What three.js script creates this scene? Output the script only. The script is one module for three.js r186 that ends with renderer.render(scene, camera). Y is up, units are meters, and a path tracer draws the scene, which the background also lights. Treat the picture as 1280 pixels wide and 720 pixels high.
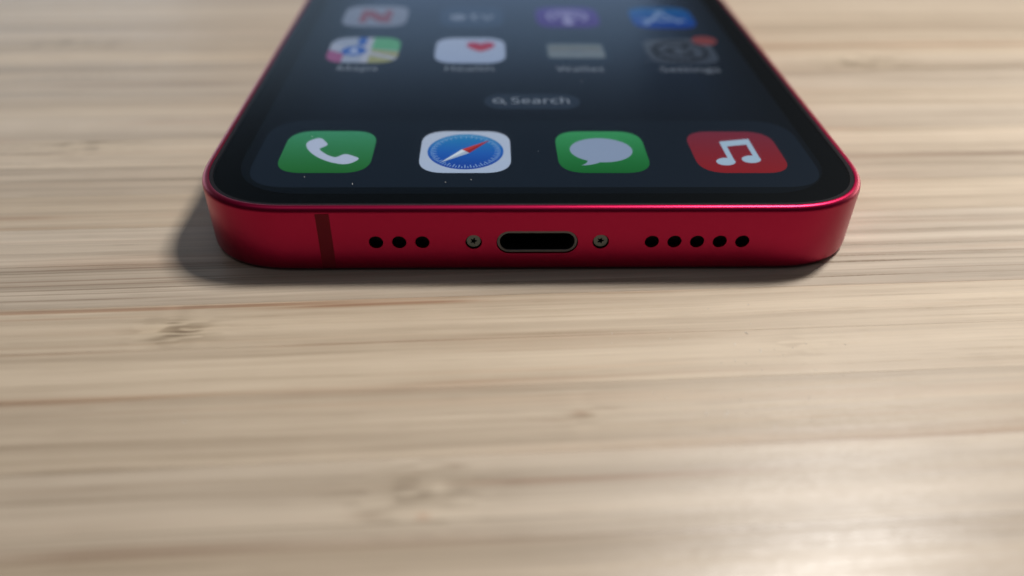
import * as THREE from 'three';
import { mergeGeometries, toCreasedNormals } from 'three/addons/utils/BufferGeometryUtils.js';
import { FontLoader } from 'three/addons/loaders/FontLoader.js';
import { RectAreaLightUniformsLib } from 'three/addons/lights/RectAreaLightUniformsLib.js';
import { Brush, Evaluator, SUBTRACTION } from 'three-bvh-csg';

// ---------------------------------------------------------------- camera, light, exposure
const MM = 0.001;
const scene = new THREE.Scene();
const camera = new THREE.PerspectiveCamera(40.9, 16 / 9, 0.005, 20);
camera.rotation.order = 'YXZ';
camera.rotation.set(-0.64749, -0.03687, 0.01786);
camera.position.set(-5.017 * MM, 48.18 * MM, 66.83 * MM);
camera.focus = 0.081;                 // sharp on the lower end of the phone
camera.userData.fStop = 11;
scene.add(camera);

scene.background = new THREE.Color(0.026, 0.028, 0.033);   // dim, slightly cool indoor light all round
scene.backgroundIntensity = 1;

RectAreaLightUniformsLib.init();
// the bright lamp-like source, high behind the phone and to the right
const key = new THREE.RectAreaLight(new THREE.Color(1, 0.965, 0.925), 140, 0.036, 0.08);
key.position.set(0.152, 0.312, -0.128);
key.lookAt(0, 0, -0.02);
key.name = 'key_light';
scene.add(key);
// unseen cool panel added overhead as soft fill
const top = new THREE.RectAreaLight(new THREE.Color(0.86, 0.92, 1.0), 0.5, 1.0, 0.9);
top.position.set(-0.12, 1.25, -0.1);
top.lookAt(0, 0, 0);
top.name = 'overhead_fill';
scene.add(top);
// dim blue window far behind the phone; unseen panels added left and right
function rearLight(name, color, intensity, w, h, x, y, z) {
  const l = new THREE.RectAreaLight(color, intensity, w, h);
  l.position.set(x, y, z); l.lookAt(0, 0.02, 0); l.name = name; scene.add(l);
}
rearLight('left_sheen_fill', new THREE.Color(0.74, 0.87, 1.0), 2.0, 1.0, 0.34, -0.98, 0.19, -1.15);  // added cool panel, gives the far left table its sheen
rearLight('middle_window_light', new THREE.Color(0.5, 0.72, 1.0), 0.4, 1.1, 0.62, -0.2, 0.31, -1.6);
rearLight('right_sheen_fill', new THREE.Color(1.0, 0.93, 0.83), 3.9, 0.9, 0.42, 1.3, 0.26, -0.85);  // added warm panel, brightens the far right of the table

const renderer = new THREE.WebGLRenderer({ antialias: true });
renderer.setSize(1024, 576);
renderer.toneMapping = THREE.LinearToneMapping;
renderer.toneMappingExposure = 1.05;
renderer.shadowMap.enabled = true;

// ---------------------------------------------------------------- helpers
function rng(seed) { let a = seed >>> 0; return () => { a = (a + 0x6d2b79f5) >>> 0; let t = a; t = Math.imul(t ^ (t >>> 15), t | 1); t ^= t + Math.imul(t ^ (t >>> 7), t | 61); return ((t ^ (t >>> 14)) >>> 0) / 4294967296; }; }
function hash(x, y, s) { let h = Math.imul(x, 374761393) ^ Math.imul(y, 668265263) ^ Math.imul(s, 2246822519); h = Math.imul(h ^ (h >>> 13), 1274126177); return ((h ^ (h >>> 16)) >>> 0) / 4294967296; }
function vn(x, y, s) {                       // value noise 0..1
  const ix = Math.floor(x), iy = Math.floor(y); let fx = x - ix, fy = y - iy;
  fx = fx * fx * (3 - 2 * fx); fy = fy * fy * (3 - 2 * fy);
  const a = hash(ix, iy, s), b = hash(ix + 1, iy, s), c = hash(ix, iy + 1, s), d = hash(ix + 1, iy + 1, s);
  return a + (b - a) * fx + (c - a) * fy + (a - b - c + d) * fx * fy;
}
const sm = (a, b, x) => { const t = Math.min(1, Math.max(0, (x - a) / (b - a))); return t * t * (3 - 2 * t); };
const srgb = (r, g, b) => new THREE.Color().setRGB(r / 255, g / 255, b / 255, THREE.SRGBColorSpace);
const used = {};
function numbered(n) { used[n] = (used[n] ?? -1) + 1; return used[n] ? n + '_' + String(used[n]).padStart(3, '0') : n; }
function part(name, geo, mat, parent, label) {
  const m = new THREE.Mesh(geo, mat); m.name = numbered(name); m.castShadow = m.receiveShadow = true;
  if (label) m.userData.label = label;
  parent.add(m); return m;
}
const bake = (g) => g.scale(MM, MM, MM);      // shapes are drawn in millimetres

// ---------------------------------------------------------------- table top of bamboo strips
const W0 = -112, WR = 160, UR = 320, TS = 2048;
const table = new THREE.Group();
table.name = 'table_top';
table.userData = { kind: 'structure', label: 'pale varnished bamboo table top of long narrow glued strips under the phone', category: 'table' };
table.rotation.y = 0.042;
scene.add(table);
const edges = [];                              // strip boundaries across the grain, in mm
{
  const r = rng(11);
  const near = [4.2, 10.9, 17.3, 25.1, 33.0, 40.4, 47.6];
  const far = []; let w = 4.2;
  while (w > -330) { w -= 6.6 + r() * 1.3; far.unshift(w); }
  let v = 47.6; while (v < 130) { v += 6.7 + r() * 1.2; near.push(v); }
  edges.push(...far, ...near);
}
// bamboo nodes: x, w, half length, half width, strength
const knots = [[-35.2, 8.2, 3.4, 1.6, 0.7], [2.2, 21.4, 2.2, 1.0, 0.3], [-11.8, 28.8, 4.4, 2.6, 0.45], [36, -15, 5, 2, 0.4], [-58, -32, 6, 2.4, 0.5], [62, -58, 7, 3, 0.6], [-75, -70, 7, 3, 0.5], [24, 13.4, 3, 1.4, 0.28]];
// single strong fibres and stained joints: w, from x, to x, half width, depth, redness
const lines = [[4.35, -90, 14, 0.2, 0.36, 1.0], [4.62, -95, -20, 0.1, 0.2, 0.8], [5.0, -26, 6, 0.28, 0.27, 1.2], [5.6, -62, -40, 0.14, 0.18, 0.6], [10.9, -70, 8, 0.22, 0.14, 0.3], [17.25, -60, 2, 0.6, 0.11, 0.25], [16.6, -10, 30, 0.3, 0.14, 0.5], [25.0, -20, 48, 0.6, 0.14, 0.3], [24.2, 0, 60, 0.3, 0.1, 0.2], [32.9, -50, -6, 0.5, 0.17, 0.4], [28.0, -20, 14, 0.3, 0.13, 0.6], [2.6, -90, -36, 0.1, 0.22, 0.2], [1.6, -90, -30, 0.08, 0.2, 0.1], [0.9, -90, -30, 0.09, 0.16, 0.1], [0.1, -95, -30, 0.08, 0.2, 0.1], [-0.7, -95, -30, 0.12, 0.24, 0.3], [-1.6, -95, -30, 0.08, 0.14, 0.1], [-2.6, -95, -30, 0.1, 0.18, 0.2], [-4.5, -95, -30, 0.2, 0.2, 0.3], [1.9, 30, 95, 0.08, 0.16, 0.2], [0.4, 30, 95, 0.08, 0.14, 0.1], [-1.1, 30, 95, 0.1, 0.2, 0.3], [-3.4, 30, 95, 0.1, 0.16, 0.2], [3.0, 28, 95, 0.07, 0.14, 0.1], [-13, -110, -35, 0.5, 0.14, 0.4], [-24, 40, 110, 0.5, 0.12, 0.4], [-38, -120, -40, 0.8, 0.12, 0.3], [-52, -120, -40, 0.9, 0.12, 0.2], [-66, 40, 130, 0.9, 0.12, 0.6]];
// small dark or pale marks at the nodes: x, w, half length, half width, depth (negative = pale), redness
const marks = [[-36.0, 6.95, 0.85, 0.16, 0.42, 0], [-33.4, 7.7, 1.5, 0.17, 0.34, 0], [-34.2, 8.35, 1.3, 0.2, 0.3, 0], [-35.2, 8.95, 1.7, 0.22, 0.36, 0], [-36.9, 9.3, 1.4, 0.18, 0.24, 0], [-33.6, 6.4, 1.6, 0.3, -0.08, 0], [-31.5, 8.9, 2.4, 0.4, -0.07, 0], [1.9, 21.1, 0.75, 0.4, 0.13, 0.6], [4.5, 20.6, 1.2, 0.2, 0.1, 0.2], [-0.5, 21.8, 1.8, 0.2, 0.1, 0.2], [-10.2, 28.5, 0.7, 0.9, -0.16, 0], [-12.6, 26.9, 1.5, 0.18, 0.2, 0.2], [-15.6, 30.6, 1.2, 0.4, 0.2, 0.1], [-11.3, 30.9, 0.5, 0.4, 0.1, 0.8], [-9.0, 26.2, 1.0, 0.3, 0.14, 0.2], [-13.4, 28.9, 0.6, 0.8, 0.08, 0], [-8.2, 29.6, 1.0, 0.5, -0.1, 0]];
const colorData = new Uint8Array(TS * TS * 4), reliefData = new Uint8Array(TS * TS * 4);
const toByte = (v) => { v = Math.min(1, Math.max(0, v)); return Math.round(255 * (v <= 0.0031308 ? 12.92 * v : 1.055 * Math.pow(v, 1 / 2.4) - 0.055)); };
{
  let si = 0;
  for (let j = 0; j < TS; j++) {
    const w = W0 + (j + 0.5) / TS * WR;
    while (si < edges.length - 2 && edges[si + 1] < w) si++;
    const wa = edges[si], wb = edges[si + 1], tone = hash(si, 3, 71) - 0.5, tint = hash(si, 5, 72) - 0.5, coarse = 0.6 + 0.8 * hash(si, 9, 73);
    const seam = Math.min(w - wa, wb - w), seamDark = 1 - sm(0.0, 0.16, seam), redSide = hash(Math.round((w - wa < wb - w ? si : si + 1)), 2, 74);
    const near2 = lines.filter((k) => Math.abs(k[0] - w) < 3);
    const near3 = marks.filter((k) => Math.abs(k[1] - w) < 3);
    const near = knots.filter((k) => k[1] > wa && k[1] < wb);
    for (let i = 0; i < TS; i++) {
      const x = (i + 0.5) / TS * UR - UR / 2;
      let wx = w + 0.9 * (vn(x / 60, w / 30, 1) - 0.5) + 0.22 * (vn(x / 14, w / 4, 2) - 0.5), k0 = 0, bl = 0, rs = 0;
      for (const k of near) {                 // fibres swirl round a node and leave short dark marks
        const dx = (x - k[0]) / k[2], dw = (w - k[1]) / k[3], e = Math.exp(-(dx * dx + dw * dw) * 0.8) * k[4];
        wx += e * (0.55 * (vn(x / 2.6, w / 1.2, 20) - 0.5) + 0.22 * dx); k0 += e;
        const rim = Math.exp(-dx * dx * 1.6) * k[4]; bl += rim * (vn(x / 1.6, w / 0.9, 21) - 0.45);
      }
      const a = vn(x / 85, wx / 1.5 * coarse, 30 + si), b = vn(x / 42, wx / 0.52, 31), c = vn(x / 26, wx / 0.2, 32), d = vn(x / 11, wx / 0.09, 33);
      let f = (a - 0.5) * 1.3 + (b - 0.5) * 0.6 + (c - 0.5) * 0.55 + (d - 0.5) * 0.38;
      const line = sm(0.77, 0.93, vn(x / 34, wx / 0.27, 34)) * sm(0.35, 0.65, vn(x / 70, w / 5, 35));
      const streak = sm(0.68, 0.9, vn(x / 48, wx / 0.75, 36));
      const red = sm(0.6, 0.9, vn(x / 40, wx / 0.9, 37)) * (0.3 + 0.7 * Math.exp(-seam / 0.7)) * (redSide > 0.45 ? 1 : 0.35);
      const fleck = sm(0.72, 0.95, vn(x / 4.5, wx / 0.13, 44)), pale = sm(0.7, 0.95, vn(x / 9, wx / 0.22, 45));
      let st = 0;
      for (const [sw, xa, xb, hw, am, rd] of near2) { const q = Math.exp(-(((wx - sw) / hw) ** 2)) * sm(xa - 8, xa + 8, x) * (1 - sm(xb - 10, xb + 10, x)) * (hw < 0.13 ? 1.25 + 0.6 * vn(x / 16, sw, 50) : 0.15 + 1.25 * sm(0.2, 0.8, vn(x / 16, sw, 50))); st += q * am; rs += q * rd; }
      for (const [mx, mw, ml, mh, am, rd] of near3) { const a0 = (x - mx) / ml, b0 = (wx - mw + 0.12 * (vn(x / 0.8, mw, 51) - 0.5)) / mh, q = Math.exp(-a0 * a0 - b0 * b0); st += q * am * 1.35; rs += q * rd; }
      let l = 1 - st + 0.23 * f - 0.08 * fleck + 0.05 * pale + 0.2 * tone - 0.22 * line - 0.085 * streak - seamDark * (0.0 + 0.11 * vn(x / 30, si, 38));
      l += 0.05 * (vn(x / 5, w / 1.6, 39) - 0.5);
      const dark = k0 * sm(0.52, 0.72, vn(x / 2.1 + 7, wx / 0.34, 22)) * 0.85;
      l += bl * 0.3 - dark * 0.75;
      const o = (j * TS + i) * 4;
      const R = 0.552 * l * (1 + 0.02 * tint), G = 0.447 * Math.pow(l, 1.1) * (1 - 0.015 * tint - 0.1 * red), B = 0.332 * Math.pow(l, 1.2) * (1 - 0.08 * tint - 0.16 * red - 0.05 * k0);
      const q = 1 - 0.1 * red, rg = 1 - 0.14 * Math.min(1.4, rs), rb = 1 - 0.2 * Math.min(1.4, rs);
      colorData[o] = toByte(R * q); colorData[o + 1] = toByte(G * q * rg); colorData[o + 2] = toByte(B * q * rb); colorData[o + 3] = 255;
      const g = 0.5 + 0.2 * (c - 0.5) + 0.16 * (d - 0.5) + 0.16 * (b - 0.5) + 0.05 * (vn(x / 2.2, w / 0.4, 40) - 0.5) - 0.22 * line - 0.08 * dark + 0.14 * (vn(x / 0.35, w / 0.16, 41) - 0.5);
      reliefData[o] = reliefData[o + 1] = reliefData[o + 2] = Math.round(255 * Math.min(1, Math.max(0, g))); reliefData[o + 3] = 255;
    }
  }
}
function tex(data, color) {
  const t = new THREE.DataTexture(data, TS, TS, THREE.RGBAFormat);
  t.wrapS = THREE.MirroredRepeatWrapping; t.wrapT = THREE.RepeatWrapping; t.magFilter = THREE.LinearFilter; t.minFilter = THREE.LinearMipmapLinearFilter; t.generateMipmaps = true; t.anisotropy = 8;
  if (color) t.colorSpace = THREE.SRGBColorSpace;
  t.needsUpdate = true; return t;
}
const relief = tex(reliefData, false);
const bamboo = new THREE.MeshPhysicalMaterial({ map: tex(colorData, true), bumpMap: relief, bumpScale: 0.00002, roughnessMap: relief, roughness: 1.0, clearcoat: 0.3, clearcoatRoughness: 0.3, specularIntensity: 1 });
bamboo.name = 'bamboo';
for (let s = 0; s < edges.length - 1; s++) {
  const w0 = edges[s] + 0.004, w1 = edges[s + 1] - 0.004, c = 0.012, T = -18, X = 380;
  const cs = [[w0, T], [w0, -c], [w0 + c, 0], [w1 - c, 0], [w1, -c], [w1, T]];
  const P = [], U = [], I = [];
  const quad = (p, uv) => { const n = P.length / 3; for (const q of p) P.push(...q); for (const q of uv) U.push(...q); I.push(n, n + 1, n + 2, n, n + 2, n + 3); };
  for (let k = 0; k < 6; k++) {
    const [wa, ya] = cs[k], [wb, yb] = cs[(k + 1) % 6], va = (wa - W0) / WR, vb = (wb - W0) / WR, u0 = -X / UR + 0.5, u1 = X / UR + 0.5;
    quad([[-X, ya, wa], [-X, yb, wb], [X, yb, wb], [X, ya, wa]].reverse(), [[u0, va], [u0, vb], [u1, vb], [u1, va]].reverse());
  }
  for (const e of [-1, 1]) {
    const p = cs.map(([w, y]) => [e * X, y, w]), n = P.length / 3;
    for (const q of p) { P.push(...q); U.push(e * X / UR + 0.5 + q[1] / UR, (q[2] - W0) / WR); }
    for (let k = 1; k < 5; k++) e > 0 ? I.push(n, n + k + 1, n + k) : I.push(n, n + k, n + k + 1);
  }
  const g = new THREE.BufferGeometry();
  g.setAttribute('position', new THREE.Float32BufferAttribute(P, 3)); g.setAttribute('uv', new THREE.Float32BufferAttribute(U, 2)); g.setIndex(I);
  const flat = g.toNonIndexed(); flat.computeVertexNormals();
  part('bamboo_strip', bake(flat), bamboo, table);
}

// ---------------------------------------------------------------- the phone
const PW = 72.2, PL = 146.7, H = 7.65, HW = PW / 2, CR = 11, CN = 2.45;
const phone = new THREE.Group();
phone.name = 'smartphone';
phone.userData = { label: 'red aluminium smartphone lying face up on the bamboo table with its screen lit', category: 'smartphone' };
scene.add(phone);

// outline of the body seen from above, counter-clockwise: point and outward normal
function outline(seg = 28) {
  const out = [], cz = -PL / 2, hx = HW - CR, hz = PL / 2 - CR;
  for (let q = 0; q < 4; q++) for (let k = 0; k <= seg; k++) {
    const t = k / seg * Math.PI / 2, ct = Math.max(0, Math.cos(t)), st = Math.max(0, Math.sin(t));
    let x = CR * Math.pow(ct, 2 / CN), z = CR * Math.pow(st, 2 / CN);
    let nx = Math.pow(x / CR, CN - 1), nz = Math.pow(z / CR, CN - 1); const l = Math.hypot(nx, nz); nx /= l; nz /= l;
    const r = (a, b) => [[a, b], [-b, a], [-a, -b], [b, -a]][q];
    const [px, pz] = r(x, z), [mx, mz] = r(nx, nz), sx = [1, -1, -1, 1][q], sz = [1, 1, -1, -1][q];
    out.push([px + sx * hx, pz + sz * hz + cz, mx, mz]);
  }
  return out;
}
const OUT = outline();
// sweep of a profile of [inset, height] round the outline; caps close its ends
function sweep(profile, capA, capB, smoothAll) {
  const n = OUT.length, P = [], I = [];
  profile.forEach(([d, y]) => { for (const [x, z, nx, nz] of OUT) P.push(x - nx * d, y, z - nz * d); });
  for (let k = 0; k < profile.length - 1; k++) for (let i = 0; i < n; i++) {
    const a = k * n + i, b = k * n + (i + 1) % n, c = a + n, d = b + n;
    I.push(a, c, b, b, c, d);
  }
  for (const [on, k, flip] of [[capA, 0, false], [capB, profile.length - 1, true]]) if (on) {
    const m = P.length / 3; P.push(0, profile[k][1], -PL / 2);
    for (let i = 0; i < n; i++) { const a = k * n + i, b = k * n + (i + 1) % n; flip ? I.push(m, b, a) : I.push(m, a, b); }
  }
  const g = new THREE.BufferGeometry();
  g.setAttribute('position', new THREE.Float32BufferAttribute(P, 3)); g.setIndex(I);
  return g;
}
function finish(g, angle = 0.5) {
  let h = toCreasedNormals(g, angle);
  const p = h.attributes.position, uv = new Float32Array(p.count * 2);
  for (let i = 0; i < p.count; i++) { uv[i * 2] = p.getX(i) / 20; uv[i * 2 + 1] = (p.getZ(i) + p.getY(i)) / 20; }
  h.setAttribute('uv', new THREE.BufferAttribute(uv, 2));
  return h;
}
const arc = (cd, cy, r, a0, a1, n) => Array.from({ length: n + 1 }, (_, i) => { const a = a0 + (a1 - a0) * i / n; return [cd - r * Math.cos(a), cy + r * Math.sin(a)]; });

// materials
const red = new THREE.MeshPhysicalMaterial({ color: new THREE.Color(0.38, 0.001, 0.046), metalness: 1, roughness: 0.4, clearcoat: 0.28, clearcoatRoughness: 0.3 });
{
  const n = 512, d = new Uint8Array(n * n * 4), r = rng(5);
  for (let i = 0; i < n * n; i++) { const v = 90 + r() * 90; d[i * 4] = d[i * 4 + 1] = d[i * 4 + 2] = v; d[i * 4 + 3] = 255; }
  const t = new THREE.DataTexture(d, n, n); t.wrapS = t.wrapT = THREE.RepeatWrapping; t.magFilter = THREE.LinearFilter; t.minFilter = THREE.LinearMipmapLinearFilter; t.generateMipmaps = true; t.needsUpdate = true;
  red.bumpMap = t; red.bumpScale = 0.000004;
}
red.name = 'red_anodised_aluminium';
const std = (name, color, roughness, metalness = 0) => { const m = new THREE.MeshStandardMaterial({ color, roughness, metalness }); m.name = name; return m; };
const M = {
  backGlass: std('red_back_glass', new THREE.Color(0.3, 0.006, 0.02), 0.15),
  gasket: std('black_gasket', new THREE.Color(0.012, 0.01, 0.012), 0.45),
  bezel: std('black_screen_border', new THREE.Color(0.001, 0.0022, 0.003), 0.6),
  hole: std('dark_mesh', new THREE.Color(0.006, 0.006, 0.006), 0.8),
  band: std('dark_red_plastic', new THREE.Color(0.2, 0.004, 0.018), 0.6),
  steel: std('grey_steel', new THREE.Color(0.13, 0.15, 0.15), 0.38, 1),
  rim: std('dark_steel', new THREE.Color(0.12, 0.12, 0.13), 0.42, 1),
  tongue: std('black_plastic', new THREE.Color(0.01, 0.01, 0.01), 0.5),
  gold: std('gold_contact', new THREE.Color(0.6, 0.42, 0.16), 0.35, 1),
};
M.hole.side = THREE.DoubleSide;
const dull = (m, s) => { const p = new THREE.MeshPhysicalMaterial({ color: m.color, roughness: m.roughness, metalness: m.metalness, specularIntensity: s }); p.name = m.name; return p; };
M.bezel = dull(M.bezel, 0);                     // bonded to the glass: no gloss of its own
M.gasket = dull(M.gasket, 0.15);
M.band = dull(M.band, 0.35);

// frame with its openings cut out
const YC = 3.6, MICS = [-16.7, -14.31, -11.92], SPK = [11.97, 14.35, 16.73, 19.12, 21.5], SCREWS = [-6.62, 6.62], HR = 0.74;
const frameProfile = [[1.2, 0.16], [0.62, 0.16], ...arc(0.62, 0.62, 0.62, -1.05, 0, 5), ...arc(0.62, H - 0.62, 0.62, 0, Math.PI / 2, 12), [0.72, H], [0.77, H - 0.02], [0.8, H - 0.08], [0.8, H - 0.7]];
let frameGeo = finish(sweep(frameProfile, true, true), 0.45);
function stadium(w, h) { const s = new THREE.Shape(), r = h / 2, a = w / 2 - r; s.absarc(a, 0, r, -Math.PI / 2, Math.PI / 2, false); s.absarc(-a, 0, r, Math.PI / 2, Math.PI * 1.5, false); s.closePath(); return s; }
{
  const ev = new Evaluator(); ev.useGroups = false;
  const cuts = [];
  for (const x of [...MICS, ...SPK]) { const g = new THREE.CylinderGeometry(HR, HR, 3, 40); g.rotateX(Math.PI / 2); g.translate(x, YC, -0.3); cuts.push(g); }
  for (const x of SCREWS) { const g = new THREE.CylinderGeometry(0.86, 0.86, 3, 40); g.rotateX(Math.PI / 2); g.translate(x, YC, -0.3); cuts.push(g); }
  const p = new THREE.ExtrudeGeometry(stadium(8.5, 2.75), { depth: 9, bevelEnabled: false, curveSegments: 24 }); p.translate(0, YC - 0.05, -8); cuts.push(p);
  for (const g of cuts) {
    const a = new Brush(frameGeo), b = new Brush(g); a.updateMatrixWorld(); b.updateMatrixWorld();
    frameGeo = ev.evaluate(a, b, SUBTRACTION).geometry;
  }
}
const frame = part('frame', bake(frameGeo), red, phone);
part('back_glass', bake(finish(sweep([[1.25, 0.001], [0.85, 0.03], [0.7, 0.1], [0.7, 0.2], [1.25, 0.2]], true, true))), M.backGlass, phone);
part('gasket', bake(finish(sweep([[0.79, H - 0.65], [0.79, H - 0.09], [1.2, H - 0.09], [1.2, H - 0.65]], false, false))), M.gasket, phone);

// antenna band: a plastic strip let into the lower side
{
  const s = new THREE.Shape(); const e = 0.012, y0 = 0.3, y1 = H - 0.6;
  s.moveTo(-1, y0); for (const [d, y] of frameProfile) if (y > y0 && y < y1 && d < 0.6) s.lineTo(-(d - e), y); s.lineTo(-1, y1); s.closePath();
  const g = new THREE.ExtrudeGeometry(s, { depth: 1.42, bevelEnabled: false });   // shape x is depth into the phone
  g.rotateY(-Math.PI / 2);                                                       // extrude along -x, shape x -> z
  g.translate(-21.14, 0, 0);
  part('antenna_band', bake(g), M.band, frame, 'dark red plastic antenna band');
}

// openings
const hole = (() => {
  const pts = [[0, -1.1], [HR - 0.004, -1.1], [HR - 0.004, -0.5]].map(([r, y]) => new THREE.Vector2(r, y));
  const g = new THREE.LatheGeometry(pts, 36); g.rotateX(Math.PI / 2); return bake(g);
})();
for (const x of MICS) part('microphone_hole', hole, M.hole, phone).position.set(x * MM, YC * MM, 0);
for (const x of SPK) part('speaker_hole', hole, M.hole, phone).position.set(x * MM, YC * MM, 0);
const screwHead = (() => {
  const s = new THREE.Shape(); s.absarc(0, 0, 0.7, 0, Math.PI * 2, false);
  const star = new THREE.Path(), N = 60;
  for (let i = 0; i <= N; i++) { const a = -i / N * Math.PI * 2, r = 0.33 + 0.085 * Math.cos(5 * a); i ? star.lineTo(r * Math.cos(a), r * Math.sin(a)) : star.moveTo(r, 0); }
  s.holes.push(star);
  const g = new THREE.ExtrudeGeometry(s, { depth: 0.35, bevelEnabled: true, bevelThickness: 0.07, bevelSize: 0.07, bevelSegments: 3, curveSegments: 40 });
  g.translate(0, 0, -0.62); return bake(g);
})();
const screwWell = (() => { const pts = [[0, -0.6], [0.855, -0.6], [0.855, -0.18]].map(([r, y]) => new THREE.Vector2(r, y)); const g = new THREE.LatheGeometry(pts, 36); g.rotateX(Math.PI / 2); return bake(g); })();
for (const x of SCREWS) {
  const s = part('screw', screwHead, M.steel, phone); s.position.set(x * MM, YC * MM, 0);
  part('screw_recess', screwWell, M.hole, s);
}
{
  const ring = stadium(8.44, 2.69), inner = stadium(7.75, 2.0); ring.holes.push(inner);
  const g = new THREE.ExtrudeGeometry(ring, { depth: 6.3, bevelEnabled: true, bevelThickness: 0.1, bevelSize: 0.06, bevelOffset: -0.06, bevelSegments: 3, curveSegments: 24 });
  g.translate(0, YC - 0.05, -6.3 - 0.14 - 0.1);
  const port = part('charging_port', bake(g), M.rim, phone, 'charging port with dark grey metal rim');
  const back = new THREE.ExtrudeGeometry(stadium(8.3, 2.5), { depth: 0.3, bevelEnabled: false }); back.translate(0, YC - 0.05, -6.4);
  part('port_cavity', bake(back), M.tongue, port);
  const pins = []; for (let k = 0; k < 8; k++) { const b = new THREE.BoxGeometry(0.38, 0.06, 2.4); b.translate((k - 3.5) * 0.72, YC - 0.05 - 0.96, -4.6); pins.push(b); }
  part('port_contacts', bake(mergeGeometries(pins)), M.gold, port);
}

// ---------------------------------------------------------------- screen
const bezelY = H - 0.3;
part('screen_border', bake(finish(sweep([[1.19, H - 0.6], [1.19, bezelY]], false, true))), M.bezel, phone);
const emit = (name, map, color) => { const m = new THREE.MeshPhysicalMaterial({ color: 0x000000, roughness: 1, specularIntensity: 0, emissive: color ?? new THREE.Color(1, 1, 1), emissiveMap: map ?? null }); m.name = name; return m; };
function canvasTex(w, h, draw) {
  const c = document.createElement('canvas'); c.width = w; c.height = h; const x = c.getContext('2d'); draw(x, w, h);
  const t = new THREE.CanvasTexture(c); t.colorSpace = THREE.SRGBColorSpace; t.minFilter = THREE.LinearMipmapLinearFilter; t.generateMipmaps = true; t.anisotropy = 8; return t;
}
// flat sheet in the screen plane; shape drawn in mm with y = away from the viewer
function sheet(shape, y, cx, cz, seg = 16) {
  const g = new THREE.ShapeGeometry(shape, seg); g.computeBoundingBox(); const b = g.boundingBox, p = g.attributes.position, uv = g.attributes.uv;
  for (let i = 0; i < p.count; i++) uv.setXY(i, (p.getX(i) - b.min.x) / (b.max.x - b.min.x), (p.getY(i) - b.min.y) / (b.max.y - b.min.y));
  g.rotateX(-Math.PI / 2); g.translate(cx, y, cz); return bake(g);
}
function rounded(w, h, r, n = 2.6) {
  const s = new THREE.Shape(), a = w / 2 - r, b = h / 2 - r;
  for (let q = 0; q < 4; q++) for (let k = 0; k <= 14; k++) {
    const t = k / 14 * Math.PI / 2, x = r * Math.pow(Math.max(0, Math.cos(t)), 2 / n), y = r * Math.pow(Math.max(0, Math.sin(t)), 2 / n);
    const [px, py] = [[x, y], [-y, x], [-x, -y], [y, -x]][q], sx = [1, -1, -1, 1][q], sy = [1, 1, -1, -1][q];
    q || k ? s.lineTo(px + sx * a, py + sy * b) : s.moveTo(px + sx * a, py + sy * b);
  }
  s.closePath(); return s;
}
const wallAndReflection = canvasTex(256, 512, (x, w, h) => {  // bluish lift in the upper half paints in part of the window reflection
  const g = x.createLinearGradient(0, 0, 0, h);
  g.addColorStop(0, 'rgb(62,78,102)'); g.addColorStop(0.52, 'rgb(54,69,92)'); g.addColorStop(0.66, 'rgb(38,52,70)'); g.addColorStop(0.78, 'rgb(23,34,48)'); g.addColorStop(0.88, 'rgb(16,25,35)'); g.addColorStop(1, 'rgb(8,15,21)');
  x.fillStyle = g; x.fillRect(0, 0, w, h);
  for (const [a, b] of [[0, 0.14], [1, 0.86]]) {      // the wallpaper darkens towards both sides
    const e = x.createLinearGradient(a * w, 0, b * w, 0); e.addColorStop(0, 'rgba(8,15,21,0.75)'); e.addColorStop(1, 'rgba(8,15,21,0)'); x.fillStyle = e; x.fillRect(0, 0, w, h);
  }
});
const SW = 64.6, SL = 139.8;
const screen = part('screen', sheet(rounded(SW, SL, 8, 2.3), bezelY + 0.02, 0, -PL / 2), emit('screen_wallpaper_and_reflection', wallAndReflection), phone, 'lit dark blue home screen');
part('dock', sheet(rounded(62.6, 16.4, 5.2), bezelY + 0.04, 0.3, -12.95), emit('screen_dock', null, srgb(20, 30, 41)), screen);
const pill = part('search_pill', sheet(rounded(12.4, 4.7, 2.34, 2), bezelY + 0.04, 0.6, -26.9), emit('screen_pill', null, srgb(36, 48, 63)), screen);

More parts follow.
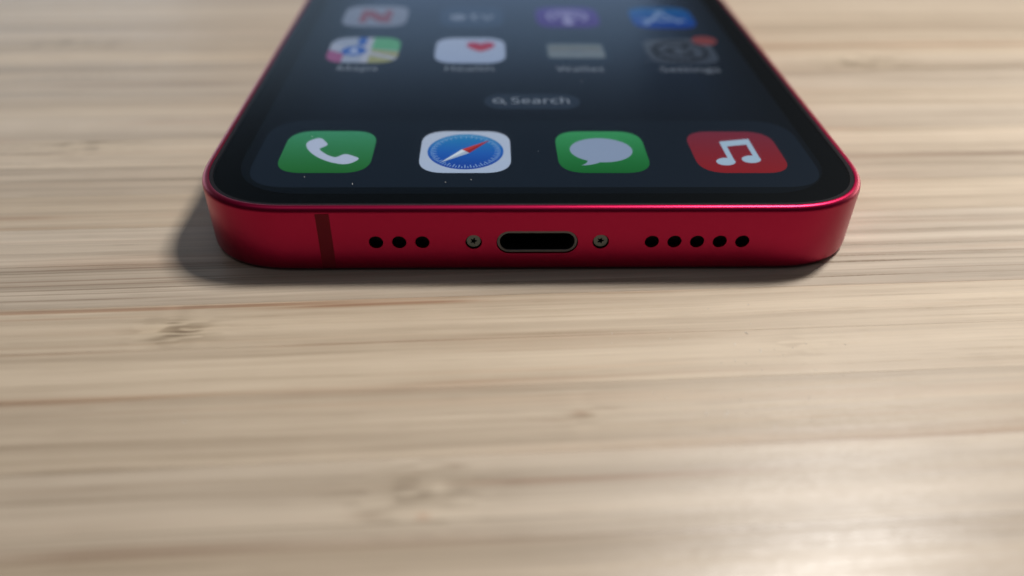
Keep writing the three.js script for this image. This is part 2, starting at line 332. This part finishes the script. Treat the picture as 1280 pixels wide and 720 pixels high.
const S = 256;
const grad = (x, a, b) => { const g = x.createLinearGradient(0, 0, 0, S); g.addColorStop(0, a); g.addColorStop(1, b); x.fillStyle = g; x.fillRect(0, 0, S, S); };
const icons = {
  phone(x) {
    grad(x, 'rgb(62,136,103)', 'rgb(34,100,48)');
    x.save(); x.translate(S / 2, S / 2); x.rotate(0.0); x.strokeStyle = x.fillStyle = 'rgb(176,182,208)';
    x.beginPath();                                            // handset: ear piece top left, mouth piece bottom right
    x.moveTo(-70, -42); x.bezierCurveTo(-72, -60, -56, -76, -44, -80); x.bezierCurveTo(-36, -83, -31, -80, -26, -72);
    x.lineTo(-12, -50); x.bezierCurveTo(-7, -41, -8, -35, -15, -28); x.lineTo(-24, -19); x.bezierCurveTo(-28, -14, -26, -9, -22, -3);
    x.bezierCurveTo(-10, 14, 4, 27, 18, 35); x.bezierCurveTo(24, 38, 28, 37, 32, 33); x.lineTo(41, 24); x.bezierCurveTo(47, 18, 53, 17, 61, 21);
    x.lineTo(84, 36); x.bezierCurveTo(92, 41, 93, 47, 89, 54); x.bezierCurveTo(81, 69, 66, 80, 50, 78);
    x.bezierCurveTo(-2, 70, -62, 10, -70, -42); x.closePath(); x.fill(); x.restore();
  },
  safari(x) {
    grad(x, 'rgb(178,184,206)', 'rgb(172,182,208)');
    const g = x.createLinearGradient(0, 20, 0, 236); g.addColorStop(0, 'rgb(44,128,178)'); g.addColorStop(0.55, 'rgb(34,92,176)'); g.addColorStop(1, 'rgb(26,62,150)');
    x.fillStyle = g; x.beginPath(); x.arc(128, 128, 108, 0, 7); x.fill();
    x.strokeStyle = 'rgb(150,176,214)';
    for (let k = 0; k < 72; k++) { const a = k / 72 * Math.PI * 2, l = k % 2 ? 9 : 17; x.lineWidth = 2.6; x.beginPath(); x.moveTo(128 + 100 * Math.cos(a), 128 + 100 * Math.sin(a)); x.lineTo(128 + (100 - l) * Math.cos(a), 128 + (100 - l) * Math.sin(a)); x.stroke(); }
    const tri = (c, a, b, d) => { x.fillStyle = c; x.beginPath(); x.moveTo(...a); x.lineTo(...b); x.lineTo(...d); x.closePath(); x.fill(); };
    tri('rgb(190,56,52)', [198, 58], [117, 117], [128, 128]); tri('rgb(150,36,40)', [198, 58], [128, 128], [139, 139]);
    tri('rgb(214,218,230)', [58, 198], [117, 117], [128, 128]); tri('rgb(172,180,200)', [58, 198], [128, 128], [139, 139]);
  },
  messages(x) {
    grad(x, 'rgb(58,144,92)', 'rgb(24,98,46)');
    x.fillStyle = 'rgb(140,152,180)'; x.beginPath(); x.ellipse(128, 120, 90, 75, 0, 0, 7); x.fill();
    x.beginPath(); x.moveTo(84, 172); x.bezierCurveTo(84, 196, 74, 206, 62, 212); x.bezierCurveTo(84, 214, 106, 204, 122, 190); x.closePath(); x.fill();
  },
  music(x) {
    grad(x, 'rgb(118,44,62)', 'rgb(140,30,38)');
    x.fillStyle = 'rgb(164,184,206)';
    x.beginPath(); x.moveTo(94, 66); x.lineTo(186, 48); x.lineTo(186, 82); x.lineTo(94, 100); x.closePath(); x.fill();
    x.fillRect(94, 70, 16, 120); x.fillRect(170, 56, 16, 120);
    x.beginPath(); x.ellipse(84, 190, 28, 22, -0.25, 0, 7); x.fill(); x.beginPath(); x.ellipse(160, 176, 28, 22, -0.25, 0, 7); x.fill();
  },
  maps(x) {
    x.fillStyle = 'rgb(150,158,180)'; x.fillRect(0, 0, S, S);
    x.fillStyle = 'rgb(92,160,122)'; x.beginPath(); x.moveTo(140, 0); x.lineTo(256, 0); x.lineTo(256, 140); x.lineTo(150, 120); x.closePath(); x.fill();
    x.fillStyle = 'rgb(150,150,110)'; x.beginPath(); x.moveTo(140, 120); x.lineTo(256, 150); x.lineTo(256, 256); x.lineTo(150, 256); x.closePath(); x.fill();
    x.fillStyle = 'rgb(150,84,128)'; x.beginPath(); x.moveTo(0, 130); x.lineTo(60, 170); x.lineTo(60, 256); x.lineTo(0, 256); x.closePath(); x.fill();
    x.strokeStyle = 'rgb(170,172,190)'; x.lineWidth = 26; x.beginPath(); x.moveTo(0, 90); x.lineTo(256, 215); x.stroke(); x.beginPath(); x.moveTo(140, 0); x.lineTo(140, 256); x.stroke();
    x.fillStyle = 'rgb(48,92,170)'; x.beginPath(); x.moveTo(96, 0); x.lineTo(128, 0); x.lineTo(128, 80); x.lineTo(96, 80); x.closePath(); x.fill();
    x.beginPath(); x.arc(92, 140, 46, 0, 7); x.fill(); x.fillStyle = 'rgb(190,198,220)'; x.beginPath(); x.moveTo(92, 108); x.lineTo(112, 166); x.lineTo(92, 152); x.lineTo(72, 166); x.closePath(); x.fill();
  },
  health(x) {
    grad(x, 'rgb(168,178,205)', 'rgb(160,172,202)');
    const g = x.createLinearGradient(0, 50, 0, 150); g.addColorStop(0, 'rgb(170,58,92)'); g.addColorStop(1, 'rgb(176,46,60)'); x.fillStyle = g;
    x.beginPath(); x.moveTo(166, 142); x.bezierCurveTo(96, 98, 104, 40, 140, 42); x.bezierCurveTo(156, 42, 164, 56, 166, 62); x.bezierCurveTo(168, 56, 176, 42, 192, 42); x.bezierCurveTo(228, 40, 236, 98, 166, 142); x.fill();
  },
  wallet(x) {
    grad(x, 'rgb(48,62,80)', 'rgb(40,54,72)');
    x.fillStyle = 'rgb(108,118,130)'; x.beginPath(); x.roundRect(24, 56, 208, 146, 20); x.fill();
    ['rgb(100,114,130)', 'rgb(120,118,108)', 'rgb(102,118,116)', 'rgb(120,108,110)'].forEach((c, i) => { x.fillStyle = c; x.fillRect(32, 64 + i * 15, 192, 11); });
    x.fillStyle = 'rgb(116,124,132)'; x.beginPath(); x.moveTo(24, 126); x.lineTo(92, 126); x.bezierCurveTo(102, 152, 154, 152, 164, 126); x.lineTo(232, 126); x.lineTo(232, 190); x.lineTo(24, 190); x.closePath(); x.fill();
  },
  settings(x) {
    grad(x, 'rgb(84,92,106)', 'rgb(64,72,86)');
    x.translate(128, 128);
    x.strokeStyle = 'rgb(34,40,50)'; x.lineWidth = 12; x.beginPath(); x.arc(0, 0, 92, 0, 7); x.stroke();
    x.fillStyle = 'rgb(34,40,50)'; for (let k = 0; k < 24; k++) { x.save(); x.rotate(k / 24 * Math.PI * 2); x.fillRect(-6, -112, 12, 22); x.restore(); }
    x.lineWidth = 14; for (let k = 0; k < 3; k++) { x.save(); x.rotate(k / 3 * Math.PI * 2 + 0.5); x.beginPath(); x.moveTo(0, 0); x.lineTo(0, -88); x.stroke(); x.restore(); }
    x.lineWidth = 10; x.beginPath(); x.arc(0, 0, 44, 0, 7); x.stroke(); x.fillStyle = 'rgb(84,92,106)'; x.beginPath(); x.arc(0, 0, 20, 0, 7); x.fill();
  },
  news(x) {
    grad(x, 'rgb(150,156,176)', 'rgb(140,146,166)'); x.fillStyle = 'rgb(150,92,108)'; x.beginPath(); x.moveTo(66, 56); x.lineTo(106, 56); x.lineTo(192, 168); x.lineTo(192, 204); x.lineTo(152, 204); x.lineTo(66, 92); x.closePath(); x.fill();
    x.fillRect(66, 110, 30, 94); x.fillRect(162, 56, 30, 90);
  },
  tv(x) { grad(x, 'rgb(76,94,122)', 'rgb(70,88,114)'); x.fillStyle = 'rgb(142,152,174)'; x.font = '600 112px sans-serif'; x.textAlign = 'center'; x.fillText('tv', 168, 166); x.beginPath(); x.ellipse(72, 138, 34, 36, 0, 0, 7); x.fill(); },
  podcasts(x) {
    grad(x, 'rgb(96,82,160)', 'rgb(84,62,140)'); x.strokeStyle = x.fillStyle = 'rgb(168,160,206)'; x.lineWidth = 15;
    x.beginPath(); x.arc(128, 118, 78, 2.4, 7.02); x.stroke(); x.beginPath(); x.arc(128, 118, 46, 2.5, 6.92); x.stroke();
    x.beginPath(); x.arc(128, 114, 24, 0, 7); x.fill(); x.beginPath(); x.roundRect(106, 144, 44, 78, 20); x.fill();
  },
  store(x) {
    grad(x, 'rgb(36,112,172)', 'rgb(34,74,166)'); x.strokeStyle = 'rgb(150,172,212)'; x.lineWidth = 19; x.lineCap = 'round';
    for (const [a, b, c, d] of [[140, 52, 66, 180], [116, 52, 190, 180], [44, 162, 150, 162], [180, 162, 212, 162], [58, 196, 50, 208]]) { x.beginPath(); x.moveTo(a, b); x.lineTo(c, d); x.stroke(); }
  },
};
const cols = [-23.2, -7.65, 7.9, 23.45];
const grid = [
  [-12.95, 10.25, [['phone', 'green icon with white handset'], ['safari', 'white icon with blue compass'], ['messages', 'green icon with speech bubble'], ['music', 'red icon with double music note']]],
  [-45.1, 10.25, [['maps', 'map icon in green, blue and pink'], ['health', 'white icon with small red heart'], ['wallet', 'dark icon with pale card wallet'], ['settings', 'grey gear icon with red badge']]],
  [-60.4, 10.25, [['news', 'white icon with pink letter'], ['tv', 'dark icon with pale lettering'], ['podcasts', 'purple icon with microphone figure'], ['store', 'blue icon with pale letter shape']]],
];
const iconAt = {};
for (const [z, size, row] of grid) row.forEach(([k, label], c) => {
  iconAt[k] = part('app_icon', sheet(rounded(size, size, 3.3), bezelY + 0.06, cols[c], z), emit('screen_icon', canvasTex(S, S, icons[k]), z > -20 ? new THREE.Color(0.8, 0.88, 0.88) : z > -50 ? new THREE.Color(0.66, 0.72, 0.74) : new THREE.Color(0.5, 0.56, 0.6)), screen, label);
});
// red badge at the corner of the gear icon
{ const s = new THREE.Shape(); s.absarc(0, 0, 1.9, 0, Math.PI * 2, false); part('notification_badge', sheet(s, bezelY + 0.08, cols[3] + 4.6, -49.6, 24), emit('screen_badge', null, srgb(112, 58, 62)), screen); }
// lettering on the screen
const font = await new FontLoader().loadAsync('fonts/droid/droid_sans_regular.typeface.json');
function text(str, f, size, cx, cz, mat, y) {
  const g = new THREE.ShapeGeometry(f.generateShapes(str, size), 6); g.computeBoundingBox(); const b = g.boundingBox;
  g.translate(-(b.min.x + b.max.x) / 2, -size * 0.36, 0); g.rotateX(-Math.PI / 2); g.translate(cx, y, cz); return bake(g);
}
const inkLabel = emit('screen_letters', null, srgb(112, 121, 134)), inkSearch = emit('screen_search_letters', null, srgb(122, 132, 146));
['Maps', 'Health', 'Wallet', 'Settings'].forEach((t, c) => part('icon_label', text(t, font, 1.75, cols[c], -37.7, inkLabel, bezelY + 0.06), inkLabel, screen));
part('search_text', text('Search', font, 1.85, 1.65, -26.85, inkSearch, bezelY + 0.06), inkSearch, screen);
{
  const s = new THREE.Shape(); s.absarc(0, 0, 0.72, 0, Math.PI * 2, false); const h = new THREE.Path(); h.absarc(0, 0, 0.48, 0, Math.PI * 2, true); s.holes.push(h);
  const b = new THREE.Shape(); b.moveTo(0.42, -0.58); b.lineTo(0.58, -0.42); b.lineTo(1.12, -0.96); b.lineTo(0.96, -1.12); b.closePath();
  const g = mergeGeometries([new THREE.ShapeGeometry(s, 20), new THREE.ShapeGeometry(b)]); g.rotateX(-Math.PI / 2); g.translate(-3.75, bezelY + 0.06, -27.0);
  part('magnifier_symbol', bake(g), inkSearch, screen);
}
// cover glass: one clear sheet with a rounded rim
const pane = new THREE.MeshPhysicalMaterial({ color: 0xffffff, transmission: 1, thickness: 0, roughness: 0.18, ior: 1.45 }); pane.name = 'cover_glass';
part('cover_glass', bake(finish(sweep([[0.815, H - 0.03], [1.6, H - 0.03]], false, true), 0.9)), pane, phone);

// ---------------------------------------------------------------- dust
function dust(name, label, spots, y, seed) {
  const r = rng(seed), gs = [];
  for (const [x, z, len, a] of spots) {
    const g = new THREE.CylinderGeometry(0.012, 0.035, len, 6, 3); const p = g.attributes.position;
    for (let i = 0; i < p.count; i++) p.setX(i, p.getX(i) + 0.12 * len * Math.cos(p.getY(i) / len * 3) * (r() * 0.2 + 0.9));
    g.rotateX(Math.PI / 2); g.rotateY(a); g.translate(x, y + 0.014, z); gs.push(g);
  }
  const m = part(name, bake(mergeGeometries(gs)), std('pale_dust', new THREE.Color(0.8, 0.78, 0.75), 0.7), scene);
  m.userData = { kind: 'stuff', label, category: 'dust' };
}
{
  const r = rng(77), table = [[13.4, 21.2, 0.7, -0.6], [15.2, 21.1, 0.8, -0.5], [20.4, 13.2, 0.6, -0.3], [18.2, 12.2, 0.4, -0.7], [19.8, 10.6, 0.45, 0.5], [19.0, 22.6, 0.4, -0.8], [-30.5, 21.5, 0.4, 0.9]];
  for (let k = 0; k < 46; k++) { const t = r() * 6.28, d = 12 * Math.sqrt(r()); table.push([19 + d * Math.cos(t) * 1.2, 14 + d * Math.sin(t) * 0.7, 0.06 + 0.2 * r() * r(), r() * 6.28]); }
  dust('dust_specks', 'fine white dust and lint specks on the table in front of the phone', table, 0, 5);
  const glass = [[-19.4, -5.0, 0.35, 0.1], [-6.9, -5.9, 0.22, 0.6], [-9.6, -5.4, 0.14, 1.2]];
  for (let k = 0; k < 14; k++) glass.push([(r() - 0.5) * 60, -4 - 55 * r(), 0.05 + 0.1 * r(), r() * 6.28]);
  dust('screen_dust', 'tiny pale dust flecks on the dark glass of the phone', glass, H - 0.035, 6);
}

renderer.render(scene, camera);
